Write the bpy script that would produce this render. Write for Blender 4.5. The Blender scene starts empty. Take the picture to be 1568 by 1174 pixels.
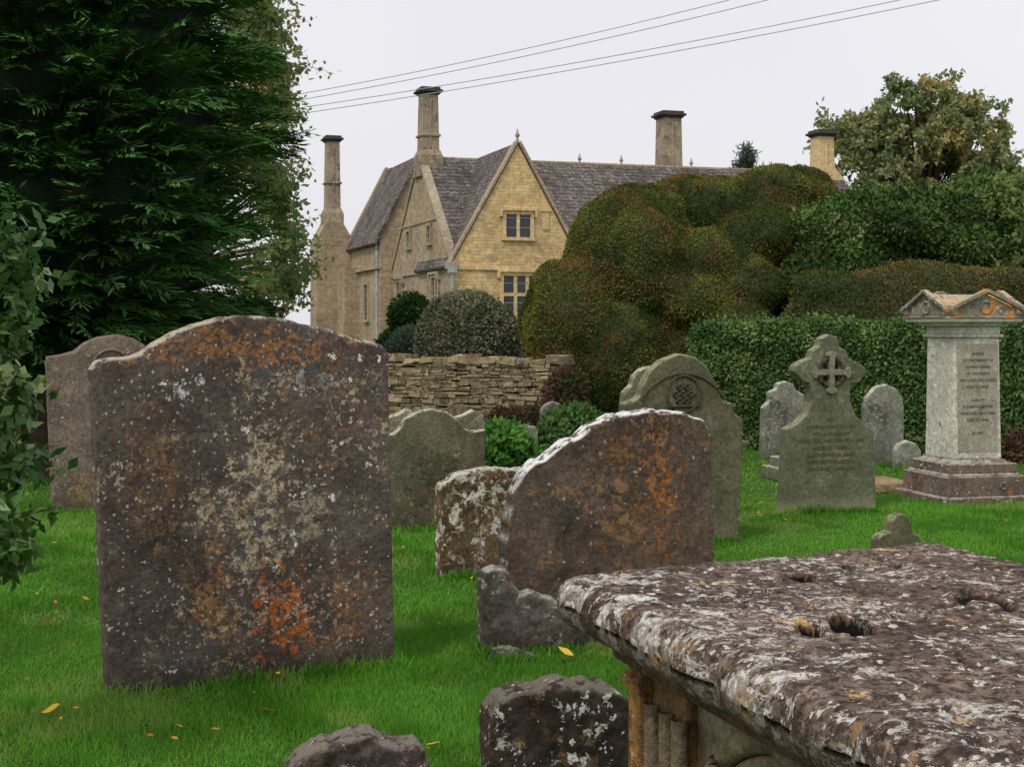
import bpy, bmesh, math, random
import numpy as np
from mathutils import Vector, Matrix, noise
random.seed(3)
rng=np.random.default_rng(5)
F=2154.0; CX=784.0; HY=500.0; EYE=1.6
scene=bpy.context.scene
# ---------------------------------------------------------------- helpers
def gp(x,y):
    d=EYE*F/(y-HY); return Vector(((x-CX)/F*d,d))
def at(x,y,d): return Vector(((x-CX)/F*d,d,EYE-(y-HY)/F*d))
def C(r,g,b,k=1.5):
    f=lambda c:((c/255+.055)/1.055)**2.4 if c>10 else c/255/12.92
    return (min(f(r)*k,.85),min(f(g)*k,.85),min(f(b)*k,.85),1)
def add(ob): scene.collection.objects.link(ob); return ob
def empty(name,loc=(0,0,0),kids=()):
    e=add(bpy.data.objects.new(name,None)); e.location=loc; e.empty_display_size=.3
    for k in kids: par(k,e)
    return e
def par(k,e):
    k.parent=e; k.matrix_parent_inverse=Matrix.Translation(-Vector(e.location))
def mobj(name,verts,faces,mat,smooth=False,loc=(0,0,0),rz=0):
    me=bpy.data.meshes.new(name); me.from_pydata([tuple(v) for v in verts],[],[tuple(f) for f in faces]); me.update()
    if mat: me.materials.append(mat)
    if smooth: me.polygons.foreach_set('use_smooth',[True]*len(me.polygons))
    ob=add(bpy.data.objects.new(name,me)); ob.location=loc; ob.rotation_euler=(0,0,rz); return ob
def bevel(ob,w,seg=2,ang=30):
    m=ob.modifiers.new('b','BEVEL'); m.width=w; m.segments=seg; m.limit_method='ANGLE'; m.angle_limit=math.radians(ang); return ob
# ---------------------------------------------------------------- materials
class M:
    def __init__(s,name,rough=.9,spec=.25,seed=0):
        s.m=bpy.data.materials.new(name); s.m.use_nodes=True; s.t=s.m.node_tree
        s.b=s.t.nodes['Principled BSDF']; s.b.inputs['Roughness'].default_value=rough
        s.b.inputs['Specular IOR Level'].default_value=spec
        s.co=s.t.nodes.new('ShaderNodeTexCoord'); s.raw=s.co.outputs['Object']
        s.vec=s.vm('ADD',s.raw,(seed*3.17,seed*1.71,seed*2.3))
    def set(s,sock,v):
        if isinstance(v,bpy.types.NodeSocket): s.t.links.new(v,sock)
        else: sock.default_value=v
    def vm(s,op,a,b):
        n=s.t.nodes.new('ShaderNodeVectorMath'); n.operation=op; s.set(n.inputs[0],a); s.set(n.inputs[1],b)
        return n.outputs['Value'] if op in('DISTANCE','LENGTH','DOT_PRODUCT') else n.outputs[0]
    def noise(s,scale,detail=4,rough=.6,vec=None,dist=0,out='Fac'):
        n=s.t.nodes.new('ShaderNodeTexNoise'); s.set(n.inputs['Vector'],vec or s.vec)
        n.inputs['Scale'].default_value=scale; n.inputs['Detail'].default_value=min(detail,5)
        n.inputs['Roughness'].default_value=rough; n.inputs['Distortion'].default_value=dist
        return n.outputs[out]
    def voro(s,scale,vec=None,feature='F1'):
        n=s.t.nodes.new('ShaderNodeTexVoronoi'); n.feature=feature; s.set(n.inputs['Vector'],vec or s.vec)
        n.inputs['Scale'].default_value=scale; return n
    def ramp(s,f,a,b,c=0,d=1):
        n=s.t.nodes.new('ShaderNodeMapRange'); n.interpolation_type='SMOOTHSTEP'
        s.set(n.inputs[0],f)
        if a>b: a,b,c,d=b,a,d,c
        for i,v in zip((1,2,3,4),(a,b,c,d)): n.inputs[i].default_value=v
        return n.outputs[0]
    def mix(s,f,a,b,bt='MIX'):
        n=s.t.nodes.new('ShaderNodeMixRGB'); n.blend_type=bt; s.set(n.inputs[0],f); s.set(n.inputs[1],a); s.set(n.inputs[2],b); return n.outputs[0]
    def ma(s,op,a,b=0.0):
        n=s.t.nodes.new('ShaderNodeMath'); n.operation=op; s.set(n.inputs[0],a); s.set(n.inputs[1],b); return n.outputs[0]
    def bump(s,h,st=.5,dist=.01):
        n=s.t.nodes.new('ShaderNodeBump'); n.inputs['Strength'].default_value=st; n.inputs['Distance'].default_value=dist
        s.set(n.inputs['Height'],h); s.t.links.new(n.outputs[0],s.b.inputs['Normal'])
    def col(s,c): s.set(s.b.inputs['Base Color'],c); return s.m
    def attr(s,name,o='Fac'):
        n=s.t.nodes.new('ShaderNodeAttribute'); n.attribute_name=name; return n.outputs[o]
    def sep(s,v):
        n=s.t.nodes.new('ShaderNodeSeparateXYZ'); s.set(n.inputs[0],v); return n.outputs
    def comb(s,x,y,z=0.0):
        n=s.t.nodes.new('ShaderNodeCombineXYZ'); s.set(n.inputs[0],x); s.set(n.inputs[1],y); s.set(n.inputs[2],z); return n.outputs[0]

def stone(name,c1,c2,seed=0,lich=(),spots=(),patches=(),top=None,bst=.7,sc=1.0,foot_tint=None):
    """lich: (color,scale,lo,hi,regionscale,rlo,rhi) ; spots:(color,scale,size,keep) ; patches:(x,z,rx,rz,color,strength,scale)"""
    m=M(name,.92,.2,seed)
    big=m.noise(2.6*sc,5,.65); col=m.mix(m.ramp(big,.32,.68),c1,c2)
    fine=m.noise(45*sc,5,.75); col=m.mix(m.ramp(fine,.35,.60,.6,0),col,(c1[0]*.35,c1[1]*.35,c1[2]*.35,1))
    f2=m.noise(16*sc,5,.7); col=m.mix(m.ramp(f2,.52,.72,0,.5),col,(c2[0]*1.5,c2[1]*1.5,c2[2]*1.5,1))
    hsum=fine
    pn={}
    for (x,z,rx,rz,c,st,s2) in patches:
        v=m.vm('MULTIPLY',m.vm('SUBTRACT',m.raw,(x,0,z)),(1/rx,0,1/rz))
        d=m.vm('LENGTH',v,(0,0,0)); 
        if s2 not in pn: pn[s2]=m.noise(s2,5,.78)
        n=pn[s2]; e=m.ma('ADD',d,m.ma('MULTIPLY',m.ma('SUBTRACT',n,.46),8.0))
        f=m.ma('MULTIPLY',m.ramp(e,.85,.45),st)
        f=m.ma('MULTIPLY',f,m.ramp(d,1.9,.9))
        col=m.mix(f,col,m.mix(m.ramp(fine,.38,.6),(c[0]*.45,c[1]*.42,c[2]*.42,1),c))
    for (c,s,lo,hi,rs,rlo,rhi) in lich:
        f=m.ma('MULTIPLY',m.ramp(m.noise(s,5,.75,dist=.4),lo,hi),m.ramp(m.noise(rs,3,.6,vec=m.vm('ADD',m.vec,(7,3,1))),rlo,rhi))
        col=m.mix(f,col,c); hsum=m.ma('ADD',hsum,m.ma('MULTIPLY',f,.25))
    for (c,s,size,keep) in spots:
        dv=m.vm('ADD',m.vec,m.vm('MULTIPLY',m.noise(s*1.8,2,.6,out='Color'),(1.2/s,1.2/s,1.2/s)))
        v=m.voro(s,vec=dv); x=m.sep(v.outputs['Color'])
        thr=m.ma('MULTIPLY',x[1],size)
        f=m.ma('MULTIPLY',m.ma('LESS_THAN',v.outputs['Distance'],thr),m.ma('GREATER_THAN',x[0],1-keep))
        f=m.ma('MULTIPLY',f,m.ramp(fine,.38,.52))
        col=m.mix(f,col,c)
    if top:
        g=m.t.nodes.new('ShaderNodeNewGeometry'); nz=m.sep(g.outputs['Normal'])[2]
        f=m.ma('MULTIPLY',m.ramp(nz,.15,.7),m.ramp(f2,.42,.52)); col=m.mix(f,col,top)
    if foot_tint:
        z=m.sep(m.raw)[2]; e=m.ma('ADD',z,m.ma('MULTIPLY',f2,.2)); col=m.mix(m.ramp(e,.08,.28,.75,0),col,foot_tint)  # mixes in the tint toward the foot of the stone
    m.bump(m.ma('ADD',hsum,m.ma('MULTIPLY',f2,1.0)),bst,.02)
    return m.col(col)

# foliage materials read a colour stored on every leaf (varied by noise and chance; cypress lighter toward spray tips)
LM={}
def leafmat(name,c1,c2,c3=None,k3=.1,nscale=.8,trans=.0,rough=.6,seed=0,nlo=.35,nhi=.65,rw=.45,gloss=False):
    mt=bpy.data.materials.new(name); mt.use_nodes=True; t=mt.node_tree; out=t.nodes['Material Output']
    at_=t.nodes.new('ShaderNodeAttribute'); at_.attribute_name='leafcol'
    if gloss:
        b=t.nodes['Principled BSDF']; b.inputs['Roughness'].default_value=rough; b.inputs['Specular IOR Level'].default_value=.3; t.links.new(at_.outputs['Color'],b.inputs['Base Color'])
    else:
        t.nodes.remove(t.nodes['Principled BSDF']); b=t.nodes.new('ShaderNodeBsdfDiffuse'); t.links.new(at_.outputs['Color'],b.inputs[0])
    sh=b.outputs[0]
    if trans>0:
        tr=t.nodes.new('ShaderNodeBsdfTranslucent'); t.links.new(at_.outputs['Color'],tr.inputs[0]); mx=t.nodes.new('ShaderNodeMixShader'); mx.inputs[0].default_value=trans
        t.links.new(sh,mx.inputs[1]); t.links.new(tr.outputs[0],mx.inputs[2]); sh=mx.outputs[0]
    t.links.new(sh,out.inputs[0]); LM[mt.name]=(c1,c2,c3,k3,nscale,seed,rw,nlo,nhi); return mt
_r=np.random.default_rng(77)
KD=[(_r.normal(size=3)*(1.0*2.0**(i//5))*2.2,_r.random()*6.28,.6**(i//5)) for i in range(20)]
def fnoise(P,s,off=0):
    v=np.zeros(len(P)); w=0
    for k,ph,a in KD: v+=a*np.sin(P@k*s+ph+off*1.7); w+=a*a/2
    return .5+.5*v/(2.6*math.sqrt(w))
def leafcols(mat,P,rnd):
    c1,c2,c3,k3,ns,seed,rw,nlo,nhi=LM[mat.name]; ss=lambda x,a,b:(lambda t:t*t*(3-2*t))(np.clip((x-a)/(b-a),0,1))
    n=fnoise(P,ns,seed); f=np.clip(ss(n,nlo,nhi)*(1.05-rw)+rnd*rw,0,1)[:,None]
    col=np.array(c1[:3])*(1-f)+np.array(c2[:3])*f
    if c3:
        g=fnoise(P,ns*1.3,seed+5)+(rnd-.5)*.12; g=(ss(g,.62-k3,.72-k3)*.8)[:,None]; col=col*(1-g)+np.array(c3[:3])*g
    return col
def plain(name,c,c2=None,s=6,rough=.85,bst=.3):
    m=M(name,rough); n=m.noise(s,4,.65); m.bump(n,bst,.02)
    return m.col(m.mix(m.ramp(n,.3,.7),c,c2 or (c[0]*.6,c[1]*.6,c[2]*.6,1)))
# ---------------------------------------------------------------- fast meshes
def nrm(a): return a/np.maximum(np.linalg.norm(a,axis=1,keepdims=True),1e-9)
def raw_mesh(name,V,k,mat,rnd=None,shuffle=None):
    me=bpy.data.meshes.new(name); nv=len(V); nf=nv//k
    me.vertices.add(nv); me.vertices.foreach_set('co',V.astype(np.float32).ravel())
    me.loops.add(nv); me.loops.foreach_set('vertex_index',np.arange(nv,dtype=np.int32))
    me.polygons.add(nf); me.polygons.foreach_set('loop_start',np.arange(0,nv,k,dtype=np.int32))
    if rnd is None: rnd=rng.random(nf)
    if mat.name in LM:
        a=me.attributes.new('leafcol','FLOAT_COLOR','POINT'); c=leafcols(mat,V[::k].astype(float),np.asarray(rnd,float))
        c=np.concatenate([c,np.ones((nf,1))],1); a.data.foreach_set('color',np.repeat(c,k,axis=0).astype(np.float32).ravel())
    else:
        a=me.attributes.new('rnd','FLOAT','POINT'); a.data.foreach_set('value',np.repeat(rnd,k).astype(np.float32))
    me.update(calc_edges=True); me.materials.append(mat)
    return add(bpy.data.objects.new(name,me))
def leaves(name,P,A,L,W,mat,N=None,rnd=None):
    A=nrm(A); R=N if N is not None else rng.normal(size=P.shape)
    S=nrm(np.cross(A,R)); n=len(P)
    L=np.broadcast_to(np.asarray(L,float),(n,))[:,None]; W=np.broadcast_to(np.asarray(W,float),(n,))[:,None]
    V=np.stack([P,P+A*L*.45+S*W*.5,P+A*L,P+A*L*.45-S*W*.5],1).reshape(-1,3)
    return raw_mesh(name,V,4,mat,rnd)
def sample(me,n,off=(0,0,0)):
    me.calc_loop_triangles(); nt=len(me.loop_triangles)
    t=np.empty(nt*3,np.int32); me.loop_triangles.foreach_get('vertices',t); t=t.reshape(-1,3)
    v=np.empty(len(me.vertices)*3); me.vertices.foreach_get('co',v); v=v.reshape(-1,3)
    a,b,c=v[t[:,0]],v[t[:,1]],v[t[:,2]]; cr=np.cross(b-a,c-a); ar=np.linalg.norm(cr,axis=1)
    i=rng.choice(nt,n,p=ar/ar.sum()); u,w=rng.random(n),rng.random(n); s=u+w>1; u[s]=1-u[s]; w[s]=1-w[s]
    return a[i]+(b-a)[i]*u[:,None]+(c-a)[i]*w[:,None]+np.array(off), nrm(cr[i])
def blob(name,shapes,mat,vox=.12,smooth=4,amp=.05,nsc=1.5,fine=.0):
    bm=bmesh.new()
    for sh in shapes:
        if sh[0]=='e': 
            _,c,r,rz=sh; bmesh.ops.create_icosphere(bm,subdivisions=3,radius=1,matrix=Matrix.Translation(c)@Matrix.Rotation(rz,4,'Z')@Matrix.Diagonal((*r,1)))
        else:
            _,c,r,rz=sh; bmesh.ops.create_cube(bm,size=2,matrix=Matrix.Translation(c)@Matrix.Rotation(rz,4,'Z')@Matrix.Diagonal((*r,1)))
    me=bpy.data.meshes.new(name); bm.to_mesh(me); bm.free()
    ob=add(bpy.data.objects.new(name,me)); r=ob.modifiers.new('r','REMESH'); r.mode='VOXEL'; r.voxel_size=vox
    if smooth: s=ob.modifiers.new('s','SMOOTH'); s.iterations=smooth; s.factor=.6
    dg=bpy.context.evaluated_depsgraph_get(); dg.update()
    m2=bpy.data.meshes.new_from_object(ob.evaluated_get(dg)); ob.modifiers.clear(); ob.data=m2
    m2.materials.clear(); m2.materials.append(mat)
    for v in m2.vertices:
        p=v.co; v.co=p+v.normal*(amp*noise.noise(p*nsc)+amp*.4*noise.noise(p*nsc*3.1)+fine*noise.noise(p*nsc*9))
    m2.polygons.foreach_set('use_smooth',[True]*len(m2.polygons)); m2.update(); return ob
def bushy(name,shapes,core,leafm,n,L,W,vox=.12,smooth=4,amp=.05,nsc=1.5,out=.5,jit=.03,fine=0.0,stray=0):
    co=blob('foliage_mass',shapes,core,vox,smooth,amp,nsc,fine)
    P,Nn=sample(co.data,n); P=P+Nn*(rng.random((n,1))*jit-jit*.3)
    if stray: k=rng.random(n)<stray; P[k]+=Nn[k]*rng.random((k.sum(),1))*.12
    A=Nn*out+rng.normal(size=P.shape)*.5
    lv=leaves('leaves',P,A,L*(.6+.8*rng.random(n)),W*(.7+.6*rng.random(n)),leafm,N=Nn+rng.normal(size=P.shape)*.5)
    return empty(name,Vector(shapes[0][1])*Vector((1,1,0)),[co,lv])
def tube(verts,faces,pts,rad,sides=8):
    b=len(verts); n=len(pts)
    for i,p in enumerate(pts):
        t=(pts[min(i+1,n-1)]-pts[max(i-1,0)]).normalized(); a=t.orthogonal().normalized(); c=t.cross(a)
        for k in range(sides):
            th=2*math.pi*k/sides; verts.append(p+(a*math.cos(th)+c*math.sin(th))*rad[i])
    for i in range(n-1):
        for k in range(sides):
            k2=(k+1)%sides; faces.append((b+i*sides+k,b+i*sides+k2,b+(i+1)*sides+k2,b+(i+1)*sides+k))
def box(verts,faces,x0,x1,y0,y1,z0,z1,tx=0,ty=0):
    b=len(verts)
    for z,t1,t2 in((z0,0,0),(z1,tx,ty)):
        verts+= [(x0+t1,y0+t2,z),(x1-t1,y0+t2,z),(x1-t1,y1-t2,z),(x0+t1,y1-t2,z)]
    faces+=[(b,b+3,b+2,b+1),(b+4,b+5,b+6,b+7)]+[(b+i,b+(i+1)%4,b+4+(i+1)%4,b+4+i) for i in range(4)]
def prism(verts,faces,poly,ext):
    b=len(verts); n=len(poly); e=Vector(ext)
    verts+= [Vector(p) for p in poly]+[Vector(p)+e for p in poly]
    faces+=[tuple(range(b+n-1,b-1,-1)),tuple(range(b+n,b+2*n))]+[(b+i,b+(i+1)%n,b+n+(i+1)%n,b+n+i) for i in range(n)]
def beam(verts,faces,p0,p1,side,w,h):
    p0,p1=Vector(p0),Vector(p1); t=(p1-p0).normalized(); s=Vector(side).normalized(); u=s.cross(t).normalized()
    if u.z<0: u=-u
    prism(verts,faces,[p0-s*w/2,p0+s*w/2,p0+s*w/2+u*h,p0-s*w/2+u*h],p1-p0)
def fixn(ob):
    bm=bmesh.new(); bm.from_mesh(ob.data); bmesh.ops.recalc_face_normals(bm,faces=bm.faces); bm.to_mesh(ob.data); bm.free(); return ob
# ---------------------------------------------------------------- headstones
BASES=[]
class Plane:
    def __init__(s,x0,y0,x1,yaw):
        s.g0=gp(x0,y0); a=math.radians(yaw); s.e=Vector((math.cos(a),math.sin(a))); s.yaw=a
        rx=(x1-CX)/F; s.w=(rx*s.g0.y-s.g0.x)/(s.e.x-rx*s.e.y)
        s.mid=s.g0+s.e*s.w/2
        BASES.append((s.g0.copy(),s.g0+s.e*s.w,s.e.copy()))
    def uz(s,x,y):
        rx=(x-CX)/F; u=(rx*s.g0.y-s.g0.x)/(s.e.x-rx*s.e.y); d=s.g0.y+u*s.e.y
        return (u-s.w/2, EYE-(y-HY)/F*d)
def headstone(name,x0,y0,x1,yaw,prof,thick,mat,nx=50,nz=50,rough=.005,jag=.004,lean=0,link=True):
    pl=Plane(x0,y0,x1,yaw); pts=[pl.uz(*p) for p in prof]; w=pl.w
    acc=[0]
    for a,b in zip(pts,pts[1:]): acc.append(acc[-1]+math.hypot(b[0]-a[0],b[1]-a[1]))
    def T(s):
        q=s*acc[-1]
        for i in range(len(acc)-1):
            if q<=acc[i+1] or i==len(acc)-2:
                f=(q-acc[i])/max(acc[i+1]-acc[i],1e-6); a,b=pts[i],pts[i+1]
                return (a[0]+(b[0]-a[0])*f,a[1]+(b[1]-a[1])*f)
    r=min(.02,thick*.2)
    def spaced(n,rl,both):
        e=[rl*(1-math.cos(math.pi/2*i/4)) for i in range(4)]
        mid=list(np.linspace(rl,1-rl,n))
        return (e if both else [0])+(mid if both else list(np.linspace(0,1-rl,n))[1:])+[1-x for x in reversed(e)]
    ss=spaced(nx,r/acc[-1],True); H=max(p[1] for p in pts); ts=spaced(nz,r/H,False)
    sx,sy=random.random()*50,random.random()*50
    V=[];Fc=[];ns,nt=len(ss),len(ts)
    x_0,x_n=pts[0][0],pts[-1][0]
    for side in (0,1):
        for i,s in enumerate(ss):
            tu,tz=T(s); fu=(tu-x_0)/(x_n-x_0); bu=(fu-.5)*w
            for j,t in enumerate(ts):
                x=bu+(tu-bu)*t; z=-.12+(tz+.12)*t
                de=min(s*acc[-1],(1-s)*acc[-1] ,(1-t)*H)
                k=max(0,1-de/r); dy=r*(1-math.sqrt(max(0,1-k*k)))
                q=Vector((x*5+sx,z*5+sy,side*9)); n=noise.noise(q)*rough*1.5+noise.noise(q*4)*rough*.7+noise.noise(q*12)*rough*.25
                y=(dy+n) if side==0 else thick-dy+n
                eg=max(0,1-de/.05); j1=noise.noise(Vector((x*14+sx,z*14,3)))*jag*eg+noise.noise(Vector((x*45+sx,z*45,3)))*jag*.6*eg
                V.append((x+j1,y,z+j1))
    def id(sd,i,j): return sd*ns*nt+i*nt+j
    for i in range(ns-1):
        for j in range(nt-1):
            Fc.append((id(0,i,j),id(0,i+1,j),id(0,i+1,j+1),id(0,i,j+1)))
            Fc.append((id(1,i,j),id(1,i,j+1),id(1,i+1,j+1),id(1,i+1,j)))
    for j in range(nt-1):
        Fc.append((id(0,0,j),id(0,0,j+1),id(1,0,j+1),id(1,0,j)))
        Fc.append((id(0,ns-1,j),id(1,ns-1,j),id(1,ns-1,j+1),id(0,ns-1,j+1)))
    for i in range(ns-1): Fc.append((id(0,i,nt-1),id(0,i+1,nt-1),id(1,i+1,nt-1),id(1,i,nt-1)))
    ob=mobj(name,V,Fc,mat,True,(pl.mid.x,pl.mid.y,0),pl.yaw)
    if lean: ob.rotation_euler=(math.radians(-lean),0,pl.yaw)
    return ob,pl
def polystone(name,pl,prof,thick,mat,y0=0,bev=.01):
    V=[];Fc=[]; prism(V,Fc,[(u,y0,z) for u,z in [pl.uz(*p) for p in prof]],(0,thick,0))
    ob=fixn(mobj(name,V,Fc,mat,False,(pl.mid.x,pl.mid.y,0),pl.yaw)); bevel(ob,bev,2,25); return ob
def text(name,lines,size,loc,yaw,mat,sp=1.0):
    cu=bpy.data.curves.new(name,'FONT'); cu.body=lines; cu.size=size; cu.align_x='CENTER'; cu.extrude=.0012; cu.space_line=sp
    cu.resolution_u=2; cu.materials.append(mat); ob=add(bpy.data.objects.new(name,cu)); ob.location=loc; ob.rotation_euler=(math.pi/2,0,yaw); return ob

WH=C(205,202,192); CR=C(176,160,130)
matA=stone('weathered_brown_stone',C(68,60,55),C(98,87,79),1,
  lich=[(C(165,148,124),30,.55,.59,2.2,.46,.60),(C(124,94,66),18,.53,.61,2.0,.47,.62),(C(76,75,78),9,.52,.62,1.5,.48,.6)],
  spots=[(WH,22,.38,.22),(C(165,157,145),55,.42,.24)],
  patches=[(.12,.30,.17,.28,C(170,98,46),1,14),(-.20,.42,.13,.36,C(150,108,68),.85,22),(.42,.30,.17,.26,C(132,94,62),.8,14),(.0,.82,.18,.46,C(180,165,138),.95,22),(.24,.75,.12,.2,C(156,143,122),.8,14),(-.27,.78,.07,.16,C(170,155,130),.9,22),(-.1,1.50,.6,.10,C(152,106,66),.9,22),(-.36,1.32,.06,.05,WH,1,30),(-.27,1.36,.04,.03,WH,1,30),(.25,1.36,.22,.06,C(160,155,148),.8,30),(-.45,1.0,.14,.35,C(128,98,70),.7,22)],
  top=C(160,150,132),foot_tint=C(46,44,30))
headstone('headstone',168,1070,606,26,[(141,566),(150,553),(175,548),(205,545),(222,538),(240,524),(270,508),(300,496),(340,486),(380,482),(425,486),(470,496),(510,506),(545,517),(575,523),(588,528),(595,545)],.13,matA,90,90,.006,.006)
matB=stone('mossy_brown_stone',C(92,82,73),C(126,112,99),2,lich=[(C(155,150,140),30,.57,.62,2,.45,.6)],spots=[(WH,9,.3,.12)],patches=[(0,.2,.35,.22,C(150,125,70),.8,12)],foot_tint=C(54,56,34))
b,plB=headstone('headstone',82,786,214,24,[(71,560),(72,546),(92,543),(112,538),(130,524),(152,515),(178,512),(204,517),(222,528),(228,540)],.12,matB,50,50)
V=[];Fc=[]
cu=plB.uz(170,560); R0=.16
ringp=[Vector((cu[0]+R0*math.cos(a),-.012,cu[1]-.02+R0*math.sin(a))) for a in np.linspace(.1,math.pi-.1,24)]
tube(V,Fc,ringp,[.014]*24,8); r_=mobj('rope_moulding',V,Fc,matB,True,(plB.mid.x,plB.mid.y,0),plB.yaw)
r_.parent=b; r_.matrix_parent_inverse=(Matrix.Translation((plB.mid.x,plB.mid.y,0))@Matrix.Rotation(plB.yaw,4,'Z')).inverted()
matC=stone('green_grey_stone',C(76,76,60),C(110,106,86),3,lich=[(C(88,70,58),10,.5,.62,2,.42,.6),(C(150,148,130),35,.6,.65,2,.5,.6)],patches=[(0,.35,.3,.25,C(62,54,42),.7,9)],top=C(158,156,132),foot_tint=C(40,44,26))
headstone('headstone',590,818,744,20,[(590,664),(603,664),(612,657),(622,641),(640,630),(662,625),(684,630),(700,641),(710,655),(722,660),(744,657)],.10,matC,60,40)
matC2=stone('grey_stone',C(100,92,76),C(140,130,108),4,lich=[(WH,20,.55,.6,2,.45,.6)],top=C(170,165,145))
headstone('headstone',585,785,742,20,[(585,640),(610,634),(624,625),(636,632),(660,641),(690,641),(712,634),(725,627),(741,636),(743,655)],.10,matC2,50,40)
matD=stone('lichen_crusted_stone',C(78,64,50),C(112,94,72),5,lich=[(C(185,148,70),10,.55,.59,4,.45,.56),(C(196,188,172),15,.50,.55,4,.38,.5),(C(140,112,78),34,.54,.60,3,.4,.6)],spots=[(WH,16,.45,.3)],top=C(190,186,172),bst=1,foot_tint=C(76,55,38))
headstone('headstone',677,888,812,22,[(675,752),(678,742),(690,737),(697,728),(715,724),(735,718),(770,716),(810,718)],.14,matD,50,50,.014,.012)
matE=stone('rusty_brown_stone',C(66,56,49),C(94,81,70),6,lich=[(C(124,94,66),14,.52,.6,3,.45,.6),(C(130,120,105),40,.6,.65,3,.5,.6)],spots=[(C(150,140,125),40,.35,.15)],patches=[(.26,.76,.15,.38,C(156,102,54),.85,16),(.05,.95,.25,.16,C(128,94,62),.8,16),(.1,.55,.3,.25,C(112,82,56),.7,11),(-.2,.8,.25,.2,C(98,92,86),.6,11)],top=C(205,203,196))
e1,plE=headstone('slab',782,985,1096,18,[(775,850),(783,790),(791,752),(806,722),(822,706),(838,701),(868,676),(890,668),(905,653),(940,637),(966,631),(1000,629),(1045,630),(1072,640),(1088,655),(1090,675)],.15,matE,80,80,.008,.018)
matE2=stone('damp_grey_base_stone',C(72,67,60),C(108,102,93),7,lich=[(C(170,168,158),18,.55,.6,4,.45,.6),(C(90,64,44),12,.55,.6,4,.5,.6)],top=C(150,148,138),bst=1,foot_tint=C(50,45,32))
e2,_=headstone('base',742,1004,1000,18,[(737,892),(742,874),(760,868),(777,874),(786,890),(800,908),(820,905),(850,918),(880,940),(920,955),(1000,960)],.10,matE2,60,40,.012,.01)
e3,_=headstone('footing_stone',758,1016,820,18,[(760,1000),(775,995),(800,996),(818,1003)],.12,matE2,20,10,.012,.01)
empty('broken_headstone',(plE.mid.x,plE.mid.y,0),[e1,e2,e3])
matF=stone('green_algae_stone',C(74,74,56),C(102,98,76),8,lich=[(C(88,72,58),8,.5,.65,2,.45,.6)],top=C(120,122,90),bst=.4)
f1,plF=headstone('slab',957,838,1126,20,[(957,640),(957,617),(972,613),(981,606),(985,590),(997,568),(1015,551),(1040,541),(1065,546),(1085,563),(1098,588),(1106,613),(1122,617),(1124,632),(1139,642),(1136,656)],.11,matF,70,50,.002,.001)
V=[];Fc=[]; cu=plF.uz(1046,603)
def ring(V,Fc,cx,cz,R,r,y=-.006,a0=0,a1=2*math.pi,n=32):
    P=[Vector((cx+R*math.cos(a),y,cz+R*math.sin(a))) for a in np.linspace(a0,a1,n)]; tube(V,Fc,P,[r]*n,8)
ring(V,Fc,cu[0],cu[1],.135,.012); ring(V,Fc,cu[0],cu[1]-.25,.40,.01,a0=.55,a1=math.pi-.55)
for k in range(7):
    a=k*math.pi*2/6; rr=.06 if k<6 else 0
    ring(V,Fc,cu[0]+rr*math.cos(a),cu[1]+rr*math.sin(a),.022,.013,n=12)
tube(V,Fc,[Vector((cu[0]-.13,-.004,cu[1]-.09)),Vector((cu[0]+.13,-.004,cu[1]-.09))],[.014]*2,8)
matFr=stone('carved_dark_stone',C(58,56,44),C(84,80,62),9,bst=.4)
f2=mobj('carved_medallion',V,Fc,matFr,True,(plF.mid.x,plF.mid.y,0),plF.yaw)
empty('arched_headstone',(plF.mid.x,plF.mid.y,0),[f1,f2])
headstone('headstone',940,800,1010,20,[(955,640),(957,600),(968,590),(972,575),(985,563),(1000,560),(1010,565)],.1,matC,30,30,.004)
matG=stone('pale_grey_stone',C(105,108,98),C(140,140,126),10,lich=[(C(90,96,70),10,.5,.6,2,.4,.6)],top=C(160,160,145),foot_tint=C(60,66,40))
matG2=stone('limestone_lichen',C(98,100,90),C(138,136,122),11,lich=[(C(72,72,60),8,.5,.58,3,.4,.6),(C(180,178,166),25,.56,.62,3,.45,.6)],top=C(170,166,150),foot_tint=C(60,66,40))
headstone('headstone',788,690,825,15,[(788,660),(792,653),(805,650),(820,653),(824,660)],.1,matG,20,20)
headstone('headstone',828,668,866,15,[(828,630),(834,620),(846,614),(858,618),(865,628)],.1,matG2,20,20)
headstone('headstone',1168,706,1236,15,[(1170,625),(1180,612),(1180,600),(1190,595),(1192,587),(1204,583),(1216,588),(1220,598),(1232,604),(1236,618)],.12,matG2,40,30,.008,.006)
headstone('headstone',1325,716,1384,15,[(1325,622),(1330,606),(1342,592),(1357,588),(1372,594),(1382,608),(1384,624)],.1,matG2,30,30,.004)
headstone('headstone',1371,722,1412,15,[(1372,690),(1378,679),(1390,674),(1402,678),(1411,690)],.1,matG,20,20)
headstone('headstone',1518,700,1546,15,[(1515,620),(1520,605),(1532,600),(1541,606),(1544,622)],.1,matG2,20,20)
headstone('headstone',1560,700,1600,15,[(1558,640),(1562,625),(1580,618),(1600,630)],.1,matG2,20,20)
headstone('headstone',0,880,36,20,[(-30,815),(-5,800),(20,805),(34,825),(37,850)],.18,matD,20,20,.012,.012)
headstone('headstone',1130,690,1150,15,[(1131,680),(1136,675),(1146,674),(1150,682)],.2,matG2,10,10)
V=[];Fc=[];g=gp(1212,735); box(V,Fc,-.2,.25,-.15,.3,0,.14);box(V,Fc,-.14,.19,-.1,.24,.14,.24)
bevel(mobj('stone_grave_plinth',V,Fc,matG2,False,(g.x,g.y,0),math.radians(15)),.015)
V=[];Fc=[];g=gp(1345,752); box(V,Fc,-.25,.35,-.15,.5,0,.09)
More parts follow.
